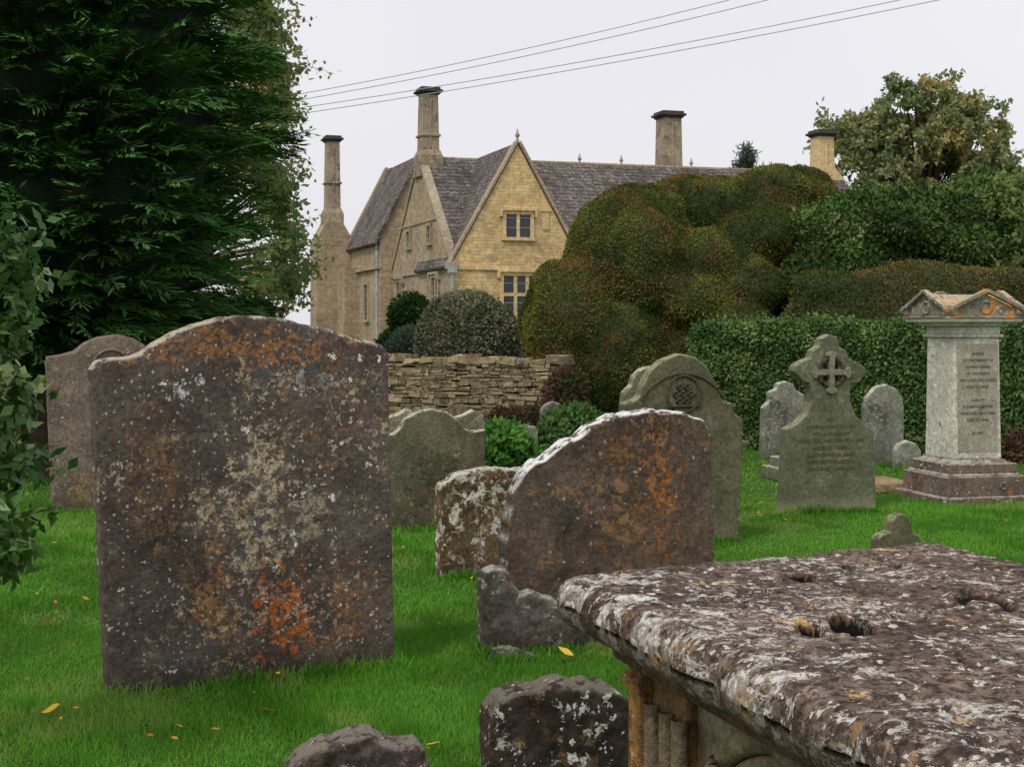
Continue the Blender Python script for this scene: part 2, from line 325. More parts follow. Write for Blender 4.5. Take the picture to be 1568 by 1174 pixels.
bevel(mobj('stone_grave_kerb',V,Fc,stone('tan_stone',C(130,110,80),C(160,140,110),31),False,(g.x,g.y,0),math.radians(15)),.015)
plK=Plane(1345,870,1412,18)
k1=polystone('slab',plK,[(1345,880),(1345,826),(1352,818),(1364,815),(1366,800),(1372,790),(1381,786),(1390,790),(1396,800),(1398,815),(1408,820),(1412,828),(1412,880)],.1,matF)
empty('small_cross_headstone',(plK.mid.x,plK.mid.y,0),[k1])
# cross headstone
plH=Plane(1197,788,1342,15)
matH=stone('algae_green_stone',C(78,82,64),C(102,104,82),12,lich=[(C(122,120,98),12,.55,.65,2,.45,.6)],bst=.35,top=C(120,122,95),foot_tint=C(130,126,102))
sil=[(1197,800),(1203,700),(1206,657),(1222,648),(1236,634),(1243,615),(1243,598),(1240,586),(1230,584),(1217,568),(1219,560),(1232,552),(1243,548),(1246,536),(1256,530),(1259,518),(1271,511),(1283,518),(1286,531),(1297,537),(1301,549),(1312,554),(1326,563),(1327,571),(1316,586),(1305,588),(1302,600),(1303,617),(1311,636),(1325,650),(1337,659),(1340,705),(1342,800)]
h1=polystone('slab',plH,sil,.13,matH)
cx,cz=plH.uz(1272,570)
def crossarm(V,Fc,cx,cz,L,w0,w1,y0,t):
    for k in range(4):
        a=k*math.pi/2; ca,sa=math.cos(a),math.sin(a)
        pts=[(0.0,-w0),(L*.75,-w0*1.1),(L*.85,-w1),(L*1.0,-w1*.9),(L*1.08,0),(L*1.0,w1*.9),(L*.85,w1),(L*.75,w0*1.1),(0.0,w0)]
        prism(V,Fc,[(cx+x*ca-z*sa,y0+k*.0007,cz+x*sa+z*ca) for x,z in pts],(0,t,0))
V=[];Fc=[]; crossarm(V,Fc,cx,cz,.17,.022,.05,-.035,.036)
h2=bevel(fixn(mobj('relief_cross',V,Fc,stone('pale_relief_stone',C(110,108,88),C(130,128,106),13),False,(plH.mid.x,plH.mid.y,0),plH.yaw)),.004)
V=[];Fc=[]; ring(V,Fc,cx,cz,.12,.017,y=-.006)
h3=mobj('relief_ring',V,Fc,matFr,True,(plH.mid.x,plH.mid.y,0),plH.yaw)
V=[];Fc=[]
for k in range(4):
    a=math.pi/4+k*math.pi/2; c_,s_=cx+.075*math.cos(a),cz+.075*math.sin(a)
    prism(V,Fc,[(c_+.022*math.cos(b),-.003,s_+.022*math.sin(b)) for b in np.linspace(0,2*math.pi,13)[:-1]],(0,.004,0))
dark=plain('recess_shade',(.01,.01,.008,1))  # near-black colour standing in for shade in recesses
h4=mobj('opening_shade_discs',V,Fc,dark,False,(plH.mid.x,plH.mid.y,0),plH.yaw)  # solid dark discs on the face paint the shade of openings
letter_mat=plain('letter_shade',C(66,64,52),C(84,82,68))  # raised letters, dark colour stands in for shade in carved lines
def world(pl,u,z,y=-.004):
    return (pl.mid.x+pl.e.x*u-pl.e.y*y, pl.mid.y+pl.e.y*u+pl.e.x*y, z)
u0,z0=plH.uz(1272,645)
h5=text('inscription','IN\nLOVING MEMORY OF\nWILLIAM HENRY\nWHO DIED MARCH 4TH 1891\nAGED 63 YEARS\nALSO OF MARY ANN\nWIFE OF THE ABOVE\nWHO DIED JUNE 1902',.048,world(plH,u0,z0),plH.yaw,letter_mat,1.25)
empty('cross_headstone',(plH.mid.x,plH.mid.y,0),[h1,h2,h3,h4,h5])
# pillar monument
g=gp(1455,772); ya=math.radians(14)
ex=Vector((math.cos(ya),math.sin(ya))); ey=Vector((-ex.y,ex.x)); W0=.98
cen=g+ex*(W0/2-.06)+ey*W0/2
matP=stone('pale_limestone',C(160,158,146),C(192,188,174),14,lich=[(C(118,114,102),7,.54,.64,2,.42,.6),(C(205,203,195),22,.55,.6,2,.4,.6)],bst=.3,foot_tint=None)
matPf=stone('pinkish_grey_stone',C(134,126,114),C(162,154,140),15,lich=[(C(104,98,88),7,.52,.64,2,.4,.6)],bst=.3)
matPb=stone('dark_granite_base',C(84,74,66),C(118,106,94),16,lich=[(C(145,92,56),14,.54,.6,3,.45,.6)],spots=[(WH,30,.4,.3)],top=C(150,146,136))
matPr=stone('lichen_roof_stone',C(104,98,88),C(140,132,116),17,lich=[(C(180,126,60),6,.52,.58,2.5,.42,.55),(WH,20,.55,.6,3,.4,.6)],top=C(165,150,120))
def pm(name,bxs,mat,bev=.008):
    V=[];Fc=[]
    for w,z0,z1,tp in bxs: box(V,Fc,-w/2,w/2,-w/2,w/2,z0,z1,tp,tp)
    return bevel(mobj(name,V,Fc,mat,False,(cen.x,cen.y,0),ya),bev)
p1=pm('stepped_base',[(.98,-.1,.05,.0),(.80,.05,.23,.0),(.745,.23,.255,.02),(.70,.255,.34,.0),(.62,.34,.375,.05)],matPb)
p2=pm('shaft',[(.50,.375,1.50,.015)],matP,.012)
p2b=pm('frieze',[(.53,1.50,1.53,0),(.485,1.53,1.60,0),(.56,1.60,1.64,-.04),(.76,1.64,1.675,-.01)],matP)
V=[];Fc=[]; hw=.38
box(V,Fc,-.40,.40,-.40,.40,1.675,1.70)
prism(V,Fc,[(-hw,-hw,1.70),(hw,-hw,1.70),(hw,-hw,1.74),(0,-hw,1.90),(-hw,-hw,1.74)],(0,2*hw,0))
prism(V,Fc,[(-hw-.002,-hw+.002,1.703),(-hw-.002,hw-.002,1.703),(-hw-.002,hw-.002,1.743),(-hw-.002,0,1.903),(-hw-.002,-hw+.002,1.743)],(2*hw+.004,0,0))
for sx in(-1,1):
    for sy in(-1,1): prism(V,Fc,[(sx*.36-.05,sy*.36-.05,1.704),(sx*.36+.05,sy*.36-.05,1.704),(sx*.36+.05,sy*.36+.05,1.704),(sx*.36-.05,sy*.36+.05,1.704)],(0,0,.09))
p3=bevel(fixn(mobj('gabled_cap',V,Fc,matPr,False,(cen.x,cen.y,0),ya)),.008)
V=[];Fc=[]
for k in range(4):
    R=Matrix.Rotation(k*math.pi/2,3,'Z')
    for s in(-1,1):
        beam(V,Fc,R@Vector((s*.42,-.395,1.725)),R@Vector((0,-.395,1.915)),R@Vector((0,1,0)),.06,.03)
    P=[R@Vector((.055*math.cos(a),-.385,1.775+.055*math.sin(a))) for a in np.linspace(0,2*math.pi,20)]; tube(V,Fc,P,[.012]*20,6)
p4=mobj('pediment_moulding',V,Fc,matPr,False,(cen.x,cen.y,0),ya)
V=[];Fc=[]; box(V,Fc,-.205,.205,-.252,-.246,.44,1.44); p5=mobj('inscription_panel',V,Fc,matPf,False,(cen.x,cen.y,0),ya)
o=cen-ey*.2545
p6=text('inscription','SACRED\nTO THE MEMORY OF\nTHOMAS HARRIS\nOF THIS PARISH\nWHO DIED DEC 12 1874\nAGED 71 YEARS\n\nALSO OF\nELIZABETH HIS WIFE\nWHO DIED MAY 2 1880\nAGED 76 YEARS\n\nAT REST',.034,(o.x,o.y,1.34),ya,plain('cut_letter_shade',C(96,90,80)),1.8)  # letters stand proud; their dark colour imitates the shade of cuts
V=[];Fc=[]; P=[Vector((.17+.03*math.cos(a),-.405,.14+.03*math.sin(a))) for a in np.linspace(0,2*math.pi,16)]; tube(V,Fc,P,[.008]*16,6); 
p7=mobj('base_ring',V,Fc,matPb,True,(cen.x,cen.y,0),ya)
empty('pedestal_monument',(cen.x,cen.y,0),[p1,p2,p2b,p3,p4,p5,p6,p7])
matN=stone('dark_rough_lichen_stone',C(44,38,33),C(70,60,51),18,lich=[(C(205,202,194),14,.57,.6,5,.42,.52),(C(165,135,65),14,.60,.64,4,.45,.6),(C(105,80,54),12,.55,.62,4,.4,.6)],spots=[(WH,18,.45,.2),(WH,50,.4,.3)],top=C(112,104,92),bst=1.2)
headstone('footstone',755,1270,982,14,[(750,1130),(752,1095),(768,1072),(800,1060),(840,1052),(880,1049),(905,1052),(940,1054),(966,1068),(975,1100)],.16,matN,70,50,.016,.014)
headstone('footstone',440,1290,660,14,[(440,1190),(458,1165),(480,1147),(520,1136),(545,1131),(580,1133),(600,1145),(620,1143),(645,1140),(655,1160),(662,1180)],.16,stone('worn_grey_stone',C(70,61,55),C(98,87,78),19,lich=[(WH,14,.58,.62,5,.42,.52)],spots=[(WH,40,.4,.2)],top=C(124,114,104),bst=1.2),60,40,.016,.016)
# ---------------------------------------------------------------- chest tomb
ZT=1.05
def tp(x,y): d=(EYE-ZT)*F/(y-HY); return Vector(((x-CX)/F*d,d))
L0=tp(843,878); LR=(tp(1432,824)-L0); LN=(tp(1340,1120)-L0).normalized(); wLR=LR.length; LR.normalize(); LEN=2.05
def cosp(n,Ltot,r):
    e=[r*(1-math.cos(math.pi/2*i/7)) for i in range(7)]
    return e+list(np.linspace(r,Ltot-r,n))+[Ltot-x for x in reversed(e)]
r=.055; TH=.115
As=cosp(230,wLR,r); Bs=cosp(400,LEN,r)
holes=[(1228,884,.024,.04),(1242,962,.022,.04),(1302,956,.032,.045),(1297,868,.013,.025),(1475,905,.013,.025),(1372,868,.012,.02),(1480,1010,.012,.025)]
holes=[(tp(x,y),rr,dd) for x,y,rr,dd in holes]; ringc=tp(1508,924)
V=[];Fc=[];hole_shade=[]; nA,nB=len(As),len(Bs)
for sd in(0,1):
    for a in As:
        for b_ in Bs:
            e=min(a,wLR-a,b_,LEN-b_); ca=min(a,wLR-a); cb=min(b_,LEN-b_)
            k=max(0,1-e/r); drop=TH/2*(1-math.sqrt(max(0,1-k*k)))
            cr=.07; shade_=0
            p=L0+LR*a+LN*b_; q=Vector((p.x*6,p.y*6,0))
            if sd==0:
                nz=noise.noise(q)*.005+noise.noise(q*3)*.004+noise.noise(q*9)*.003+noise.noise(q*25)*.0015
                z=ZT-drop+nz*(1-.3*k)
                pit=noise.noise(q*2.2+Vector((5,5,0))); z-=max(0,pit-.38)*.04
                for hc,hr,hd in holes:
                    dx=(p-hc)
                    if abs(dx.y)<.16 and abs(dx.x)<.08:
                        dd=math.hypot(dx.x,dx.y*.42)/hr*(1+.25*noise.noise(q*8))
                        if dd<1.6:
                            f=max(0,min(1,(1.2-dd)/.22)); z-=hd*f; shade_=max(shade_,min(1,f*5))
                dr=math.hypot(p.x-ringc.x,(p.y-ringc.y)*.5)
                if dr<.11: f=math.exp(-((dr-.040)/.009)**2); z+=.006*math.exp(-((dr-.058)/.008)**2)-.016*f; shade_=max(shade_,min(1,f*1.6) if f>.25 else 0)
            else: 
                z=ZT-TH+drop+noise.noise(q)*.002
            ej=max(0,1-e/.09); w1=(noise.noise(q*1.3)*.02+noise.noise(q*4)*.009+noise.noise(q*11)*.004)*ej
            if ca<=cb: dirv=LR*(-1 if a<wLR/2 else 1)
            else: dirv=LN*(-1 if b_<LEN/2 else 1)
            p=p+dirv*w1
            if ca<cr and cb<cr:
                f=(1-ca/cr)*(1-cb/cr)*.022; p=p+LR*(f if a<wLR/2 else -f)+LN*(f if b_<LEN/2 else -f)
            V.append((p.x,p.y,z)); hole_shade.append(shade_)
def tid(s,i,j): return s*nA*nB+i*nB+j
for i in range(nA-1):
    for j in range(nB-1):
        Fc.append((tid(0,i,j),tid(0,i,j+1),tid(0,i+1,j+1),tid(0,i+1,j))); Fc.append((tid(1,i,j),tid(1,i+1,j),tid(1,i+1,j+1),tid(1,i,j+1)))
for i in range(nA-1):
    for j in(0,nB-1): Fc.append((tid(0,i,j),tid(0,i+1,j),tid(1,i+1,j),tid(1,i,j)))
for j in range(nB-1):
    for i in(0,nA-1): Fc.append((tid(0,i,j),tid(0,i,j+1),tid(1,i,j+1),tid(1,i,j)))
m=M('weathered_tomb_slab',.88,.25,21)
n1=m.noise(3,4,.65); col=m.mix(m.ramp(n1,.35,.65),C(84,69,59),C(126,107,93))
fn=m.noise(55,5,.75); col=m.mix(m.ramp(fn,.42,.58,.85,0),col,C(34,27,23))
nm=m.noise(20,5,.75)
col=m.mix(m.ramp(nm,.55,.66,0,.75),col,C(156,138,122))
wl=m.ma('MULTIPLY',m.ramp(m.noise(34,5,.8,dist=.5),.52,.56),m.ramp(m.noise(3.2,4,.6,vec=m.vm('ADD',m.vec,(2,2,2))),.42,.6)); col=m.mix(m.ma('MULTIPLY',wl,.9),col,C(196,186,174))
raw=m.raw; lp=m.vm('DOT_PRODUCT',m.vm('SUBTRACT',raw,(L0.x,L0.y,0)),(LN.y,-LN.x,0)); lp=m.ma('ABSOLUTE',lp)
w3=m.ramp(m.ma('ADD',m.noise(10,5,.78,dist=.8),m.ramp(lp,.0,.26,.075,0)),.58,.61); col=m.mix(w3,col,m.mix(m.ramp(fn,.42,.58),C(140,124,108),C(212,204,192)))
w2=m.ma('MULTIPLY',m.ramp(m.noise(6,5,.75),.6,.63),m.ramp(m.noise(2.5,4,.6,vec=m.vm('ADD',m.vec,(6,1,2))),.5,.56)); col=m.mix(w2,col,C(186,150,100))
dv=m.vm('ADD',m.vec,m.vm('MULTIPLY',m.noise(80,2,.6,out='Color'),(.03,.03,.03))); vv=m.voro(48,vec=dv); xx=m.sep(vv.outputs['Color'])
sp=m.ma('MULTIPLY',m.ma('LESS_THAN',vv.outputs['Distance'],m.ma('MULTIPLY',xx[1],.42)),m.ma('GREATER_THAN',xx[0],.6)); col=m.mix(sp,col,C(192,184,174))
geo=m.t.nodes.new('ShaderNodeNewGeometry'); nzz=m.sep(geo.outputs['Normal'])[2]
col=m.mix(m.ma('MULTIPLY',m.ramp(nzz,.55,-.1),.75),col,C(62,48,37))  # painted shade: colour darkens on side and underside faces
eg=m.ma('MULTIPLY',m.ramp(m.noise(11,5,.7,vec=m.vm('ADD',m.vec,(3,8,2))),.54,.6),m.ramp(nzz,.95,.6)); col=m.mix(m.ma('MULTIPLY',eg,.7),col,C(150,118,76))
col=m.mix(m.attr('hole_shade'),col,(.008,.007,.005,1))  # near-black painted into sockets and ring groove as their shade
m.bump(m.ma('ADD',m.ma('MULTIPLY',fn,1.0),m.ma('ADD',m.ma('MULTIPLY',nm,1.4),m.ma('MULTIPLY',wl,.25))),1.0,.016)
matT=m.col(col)
t1=mobj('top_slab',V,Fc,matT,True); sa=t1.data.attributes.new('hole_shade','FLOAT','POINT'); sa.data.foreach_set('value',np.array(hole_shade,np.float32))
matTb=stone('golden_lichen_tomb_stone',C(88,68,46),C(126,98,64),22,lich=[(C(165,118,54),10,.50,.58,3,.40,.56),(C(52,44,37),8,.49,.57,3,.40,.6)],spots=[(C(180,170,140),30,.4,.2)],bst=1)
matTc=stone('brown_tomb_cornice',C(70,54,42),C(100,80,60),28,lich=[(C(150,108,54),10,.54,.6,3,.45,.58),(C(46,40,34),8,.50,.58,3,.40,.6)],bst=1)
matTp=stone('grey_tomb_panel',C(104,92,72),C(134,120,98),23,lich=[(C(66,58,48),7,.5,.6,3,.4,.6)],bst=.8)
def T3(a,b,z): p=L0+LR*a+LN*b; return Vector((p.x,p.y,z))
def tbox(V,Fc,a0,a1,b0,b1,z0,z1):
    prism(V,Fc,[T3(a0,b0,z0),T3(a1,b0,z0),T3(a1,b1,z0),T3(a0,b1,z0)],(0,0,z1-z0))
V=[];Fc=[]; tbox(V,Fc,.085,wLR-.085,.085,LEN-.085,ZT-TH-.03,ZT-TH+.01); tbox(V,Fc,.11,wLR-.11,.11,LEN-.11,ZT-TH-.06,ZT-TH-.028)
t2=bevel(fixn(mobj('under_cornice',V,Fc,matTc)),.012,3)
V=[];Fc=[]; tbox(V,Fc,.20,wLR-.2,.18,LEN-.18,0,ZT-TH-.05); t3=fixn(mobj('chest',V,Fc,matTp))
V=[];Fc=[]; tbox(V,Fc,.09,wLR-.09,.09,LEN-.09,-.05,.10); tbox(V,Fc,.12,wLR-.12,.12,LEN-.12,.10,.16); t4=bevel(fixn(mobj('plinth',V,Fc,matTb)),.01)
V=[];Fc=[]
for b0 in(.13,LEN-.13-.24):
    for a0 in(.14,wLR-.14-.12):
        tbox(V,Fc,a0,a0+.12,b0,b0+.07,.16,ZT-TH-.06)
        tbox(V,Fc,a0+.03,a0+.10,b0+.07,b0+.24,.16,ZT-TH-.062)
        tbox(V,Fc,a0-.012,a0+.13,b0-.012,b0+.085,ZT-TH-.12,ZT-TH-.085)
t5=bevel(fixn(mobj('corner_pilasters',V,Fc,matTb)),.01)
V=[];Fc=[]
for side in(0,1):
    aa=.19 if side==0 else wLR-.19; sg=1 if side==0 else -1
    for bb in(.225,.30,.36): tube(V,Fc,[T3(aa-.03*sg,bb,.16),T3(aa-.03*sg,bb,.62),T3(aa-.03*sg,bb,.80)],[.02,.019,.019],10)
    nb=2; step=(LEN-.8)/nb
    for k in range(nb):
        bc=.40+step*(k+.5)
        for R,rr,off in((step*.49,.026,0),(step*.41,.018,.006),(step*.34,.013,.008)):
            aq=aa+off*sg
            P=[T3(aq,bc-R,.16),T3(aq,bc-R,.4)]
            for t in np.linspace(0,1,14):
                ang=math.pi*(1-t*.5); P.append(T3(aq,bc+R*math.cos(ang),.56+R*.88*math.sin(ang)+(.02*t**4)))
            for t in np.linspace(1,0,14)[1:]:
                ang=math.pi*(t*.5); P.append(T3(aq,bc+R*math.cos(ang),.56+R*.88*math.sin(ang)+(.02*t**4)))
            P.append(T3(aq,bc+R,.16)); tube(V,Fc,P,[rr]*len(P),8)
t6=mobj('carved_arcade',V,Fc,matTp,True)
empty('chest_tomb',(*(L0+LR*wLR/2+LN*LEN/2),0),[t1,t2,t3,t4,t5,t6])
# ---------------------------------------------------------------- ground + grass
m=M('lawn',.95,.1); n=m.noise(.6,4,.6); n2=m.noise(30,3,.7)
m.bump(n2,.8,.03)
lawn=m.col(m.mix(m.ramp(n2,.3,.7),m.mix(m.ramp(n,.35,.65),(.055,.15,.020,1),(.095,.21,.032,1)),(.035,.055,.016,1)))
bm=bmesh.new(); bmesh.ops.create_grid(bm,x_segments=60,y_segments=60,size=500); me=bpy.data.meshes.new('ground'); bm.to_mesh(me); bm.free(); me.materials.append(lawn)
gnd=add(bpy.data.objects.new('ground',me)); gnd.location=(0,300,0)
def wedge(n,d0,d1,p=1.0):
    y=np.sqrt(rng.random(n)*(d1*d1-d0*d0)+d0*d0); x=(rng.random(n)-.5)*.86*y-0.0*y; return np.stack([x,y],1)
def blades(P,Lm,Wm):
    n=len(P); A=rng.normal(size=(n,3))*.5; A[:,2]=1; A=nrm(A); s=rng.normal(size=(n,3)); s[:,2]=0; s=nrm(s)
    P3=np.concatenate([P,np.zeros((n,1))],1); pat=np.clip(fnoise(P3,1.4,3)*1.3,.45,1.4)[:,None]
    Lr=Lm*(.45+rng.random((n,1)))*pat; Wr=Wm*(.7+.6*rng.random((n,1))); b=P3
    return np.stack([b-s*Wr/2,b+s*Wr/2,b+A*Lr],1).reshape(-1,3)
parts=[blades(wedge(200000,3.2,7.5),.042,.005),blades(wedge(150000,7.5,13),.044,.009),blades(wedge(90000,13,24),.045,.017)]
for g0,g1,e in BASES:
    d=(g0.y+g1.y)/2; 
    if d>20: continue
    n=int(900*(g1-g0).length); t=rng.random((n,1)); pn=np.array([-e.y,e.x])*-1
    P=np.array(g0)+(np.array(g1)-np.array(g0))*(t*1.06-.03)+pn*(np.abs(rng.normal(size=(n,1)))*.035+.003)
    parts.append(blades(P,.09,.006+.0006*d))
GV=np.concatenate(parts)
gm=leafmat('grass_blades',(.070,.215,.020,1),(.175,.43,.048,1),(.25,.40,.08,1),-.01,1.3,.3,.6,rw=.5)
gr=raw_mesh('grass',GV,3,gm)
def fallen():
    V=[];pos=[gp(107,850),gp(72,962),gp(80,1104),gp(410,1106),gp(866,1014),gp(745,1108),gp(664,1160),gp(60,985),gp(860,1027),gp(275,1130),gp(330,1135),gp(840,1100)]
    for i in range(330): 
        y=3.6+17*random.random()**.9; pos.append(Vector(((random.random()-.5)*.8*y,y)))
    rn=[]
    for i,p in enumerate(pos):
        s=.040 if i<7 else .008+.014*random.random(); a=random.random()*6.28
        outl=[(0,-1),(.45,-.6),(.7,0),(.4,.6),(0,1.15),(-.4,.6),(-.7,0),(-.45,-.6)]
        R=Matrix.Rotation(a,3,'Z')@Matrix.Rotation(random.uniform(-.5,.5),3,'X')@Matrix.Rotation(random.uniform(-.5,.5),3,'Y')
        for (x,y) in outl: 
            q=R@Vector((x*s,y*s,.3*s*abs(x)+.2*s*y*y)); V.append((p.x+q.x,p.y+q.y,.048+q.z))
        rn.append(.9 if i<7 else random.random())
    return raw_mesh('fallen_leaves',np.array(V),8,leafmat('autumn_leaf',C(135,72,36),C(195,160,62),None,.1,3,.1,rw=.95),np.array(rn))
fallen()
# ---------------------------------------------------------------- dry stone wall
m=M('drystone',.95,.15); r_=m.attr('rnd'); n=m.noise(6,5,.7)
col=m.mix(r_,C(112,100,80),C(172,152,116)); col=m.mix(m.ramp(n,.5,.62,0,.8),col,C(90,84,68)); col=m.mix(m.ramp(m.noise(16,5,.7),.58,.62),col,C(182,176,156)); m.bump(n,.7,.03); wallm=m.col(col)
def drystone(name,p0,p1,h,thick=.4,capc=True):
    p0,p1=Vector(p0),Vector(p1); Ltot=(p1-p0).length; e=(p1-p0).normalized(); nn=Vector((-e.y,e.x))
    Q=[];rn=[]
    def bx(u0,u1,z0,z1,y0,y1,j):
        c=[]
        for z in(z0,z1):
            for (u,y) in((u0,y0),(u1,y0),(u1,y1),(u0,y1)):
                p=p0+e*(u+random.uniform(-j,j))+nn*(y+random.uniform(-j,j)); c.append((p.x,p.y,z+random.uniform(-j,j)))
        for f in((0,1,5,4),(1,2,6,5),(2,3,7,6),(3,0,4,7),(4,5,6,7)): Q.extend([c[i] for i in f]); 
        rn.extend([random.random()]*5)
    z=-.05
    while z<h-.04:
        dz=random.uniform(.04,.085); u=-random.random()*.2
        while u<Ltot:
            du=random.uniform(.08,.30); g=.006; o_=random.uniform(-.015,.015)
            if random.random()<.12: bx(u+g,min(u+du,Ltot)-g,z,z+dz*.5,-.01,thick,.006); bx(u+g,min(u+du,Ltot)-g,z+dz*.52,z+dz,-.02,thick,.006)
            else: bx(u+g,min(u+du,Ltot)-g,z+g*.7+o_*.5,z+dz-g*.4+o_,-random.uniform(0,.05),thick,.012)
            u+=du
        z+=dz
    u=0
    while u<Ltot:
        du=random.uniform(.12,.36); bx(u+.004,u+du-.004,z,z+random.uniform(.03,.15),-.05,thick+.05,.03); u+=du
    ob=raw_mesh('stones',np.array(Q),4,wallm,np.array(rn))
    V=[];Fc=[]; prism(V,Fc,[(*(p0+nn*.08),0),(*(p1+nn*.08-e*.1),0),(*(p1+nn*(thick-.08)-e*.1),0),(*(p0+nn*(thick-.08)),0)],(0,0,h-.08)); c=fixn(mobj('core',V,Fc,dark))
    return empty(name,(p0.x,p0.y,0),[ob,c])
pw0=at(380,0,23.6); pw1=at(862,0,21.2)
drystone('drystone_wall',(pw0.x,pw0.y),(pw1.x,pw1.y),1.02)
# ---------------------------------------------------------------- manor house
YA=math.radians(18); HO=(-2.18,50,0)
def housemat(name,c1,c2,seed,bw=.42,rh=.16,mortar=.012,mc=None,spk=None,bst=.5,orange=None,wob=.10,grime=C(122,106,84)):
    m=M(name,.92,.15,seed); x=m.sep(m.raw); v=m.comb(m.ma('ADD',x[0],x[1]),x[2])
    v=m.vm('ADD',v,m.vm('MULTIPLY',m.noise(2.2,3,out='Color'),(wob,wob*.8,0)))
    b=m.t.nodes.new('ShaderNodeTexBrick'); m.set(b.inputs['Vector'],v); b.inputs['Scale'].default_value=1; b.inputs['Brick Width'].default_value=bw; b.inputs['Row Height'].default_value=rh
    b.inputs['Mortar Size'].default_value=mortar; b.inputs['Mortar Smooth'].default_value=.6; b.inputs['Bias'].default_value=0
    b.squash=.7; b.squash_frequency=3; b.offset_frequency=2; b.offset=.43
    b.inputs['Color1'].default_value=c1; b.inputs['Color2'].default_value=c2; b.inputs['Mortar'].default_value=mc or tuple(c*.75 for c in c1[:3])+(1,)
    col=b.outputs['Color']; n=m.noise(.7,5,.7); col=m.mix(m.ramp(n,.42,.68,0,.6),col,grime)
    n2=m.noise(5,5,.75); col=m.mix(m.ramp(n2,.45,.62,0,.5),col,(c1[0]*.48,c1[1]*.45,c1[2]*.42,1))
    n3=m.noise(3,3,.7,vec=m.vm('MULTIPLY',m.vec,(1,1,2.5))); col=m.mix(m.ramp(n3,.55,.62,0,.35),col,(c2[0]*1.25,c2[1]*1.22,c2[2]*1.2,1))
    if spk: col=m.mix(m.ma('MULTIPLY',m.ramp(m.noise(9,5,.75),.57,.62),.7),col,spk)
    if orange: col=m.mix(m.ma('MULTIPLY',m.ramp(m.noise(1.2,5,.75),.50,.60),.65),col,orange)
    m.bump(m.ma('ADD',m.ma('MULTIPLY',b.outputs['Fac'],-.8),m.ma('MULTIPLY',n2,.9)),bst,.05); return m.col(col)
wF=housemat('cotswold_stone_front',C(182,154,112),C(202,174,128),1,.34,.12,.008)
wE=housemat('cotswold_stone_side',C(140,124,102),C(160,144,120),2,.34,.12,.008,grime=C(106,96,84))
rf=housemat('stone_slate_roof',C(84,77,75),C(116,107,103),3,.24,.15,.016,C(48,44,42),C(160,154,144),.9,C(58,53,47),.05,C(74,68,64))
trim=stone('dressed_stone',C(174,150,112),C(194,170,130),24,bst=.3,sc=.3)
trimg=stone('grey_dressed_stone',C(130,118,100),C(158,146,124),25,bst=.3,sc=.3)
chm=stone('chimney_stone',C(124,111,95),C(152,138,118),26,bst=.4,sc=.4,lich=[(C(88,80,70),2.5,.5,.62,1,.4,.6)])
chd=stone('sooty_chimney_cap',C(52,50,48),C(80,74,68),27,bst=.4,sc=.4)
lead=plain('grey_painted_pipe',C(150,155,160)); gm_=M('window_glass',.15,.5); glass=gm_.col(gm_.mix(gm_.noise(3,2),(.012,.014,.016,1),(.05,.055,.06,1)))
HK=[]
def hm(name,V,Fc,mat,fix=True,bev=0):
    ob=mobj(name,V,Fc,mat,False,HO,YA); 
    if fix: fixn(ob)
    if bev: bevel(ob,bev,1)
    HK.append(ob); return ob
E=3.92; RZ=8.0; UL=18.6
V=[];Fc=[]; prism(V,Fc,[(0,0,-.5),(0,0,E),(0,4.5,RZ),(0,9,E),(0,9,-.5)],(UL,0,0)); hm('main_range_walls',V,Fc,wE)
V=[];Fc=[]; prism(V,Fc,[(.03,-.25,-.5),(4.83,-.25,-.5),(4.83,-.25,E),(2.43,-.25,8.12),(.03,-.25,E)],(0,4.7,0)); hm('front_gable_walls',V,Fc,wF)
V=[];Fc=[]
def slope(V,Fc,pts,t=.1):
    a,b,c=Vector(pts[0]),Vector(pts[1]),Vector(pts[2]); n=(b-a).cross(c-a).normalized()
    if n.z<0:n=-n
    prism(V,Fc,[Vector(p)+n*.012 for p in pts],n*t)
sl=(RZ-E)/4.5
slope(V,Fc,[(.2,-.15,E-.15*sl),(UL-.2,-.15,E-.15*sl),(UL-.2,4.5,RZ),(.2,4.5,RZ)])
slope(V,Fc,[(.2,9.15,E-.15*sl),(UL-.2,9.15,E-.15*sl),(UL-.2,4.5,RZ),(.2,4.5,RZ)])
hm('main_roof',V,Fc,rf)
V=[];Fc=[]; s2=(8.12-E)/2.4
slope(V,Fc,[(-.08,-.1,E-.11*s2),(-.08,4.6,E-.11*s2),(2.43,4.6,8.12),(2.43,-.1,8.12)])
slope(V,Fc,[(4.94,-.1,E-.11*s2),(4.94,4.6,E-.11*s2),(2.43,4.6,8.12),(2.43,-.1,8.12)])
hm('front_gable_roof',V,Fc,rf)
V=[];Fc=[]
beam(V,Fc,(-.12,-.2,E-.16),(2.43,-.2,8.22),(0,1,0),.3,.11); beam(V,Fc,(4.98,-.2,E-.16),(2.43,-.2,8.215),(0,1,0),.3,.11)
beam(V,Fc,(.1,-.05,E-.02),(.1,4.5,8.06),(1,0,0),.34,.12); beam(V,Fc,(.1,9.1,E-.05),(.1,4.5,8.06),(1,0,0),.34,.12)
box(V,Fc,-.22,.16,-.42,.0,E-.3,E-.02); box(V,Fc,4.72,5.06,-.42,.0,E-.3,E-.02)
box(V,Fc,.2,UL-.2,4.4,4.6,RZ+.06,RZ+.17)
hm('gable_copings',V,Fc,trimg,bev=.02)
V=[];Fc=[]
box(V,Fc,.02,4.86,-.33,-.24,E-.30,E-.16); hm('front_string_course',V,Fc,trim)
V=[];Fc=[]; box(V,Fc,-.08,.02,.0,9.0,E-.30,E-.16); box(V,Fc,-.05,.02,1.6,8.0,5.55,5.63); hm('side_string_course',V,Fc,trimg)
V=[];Fc=[]
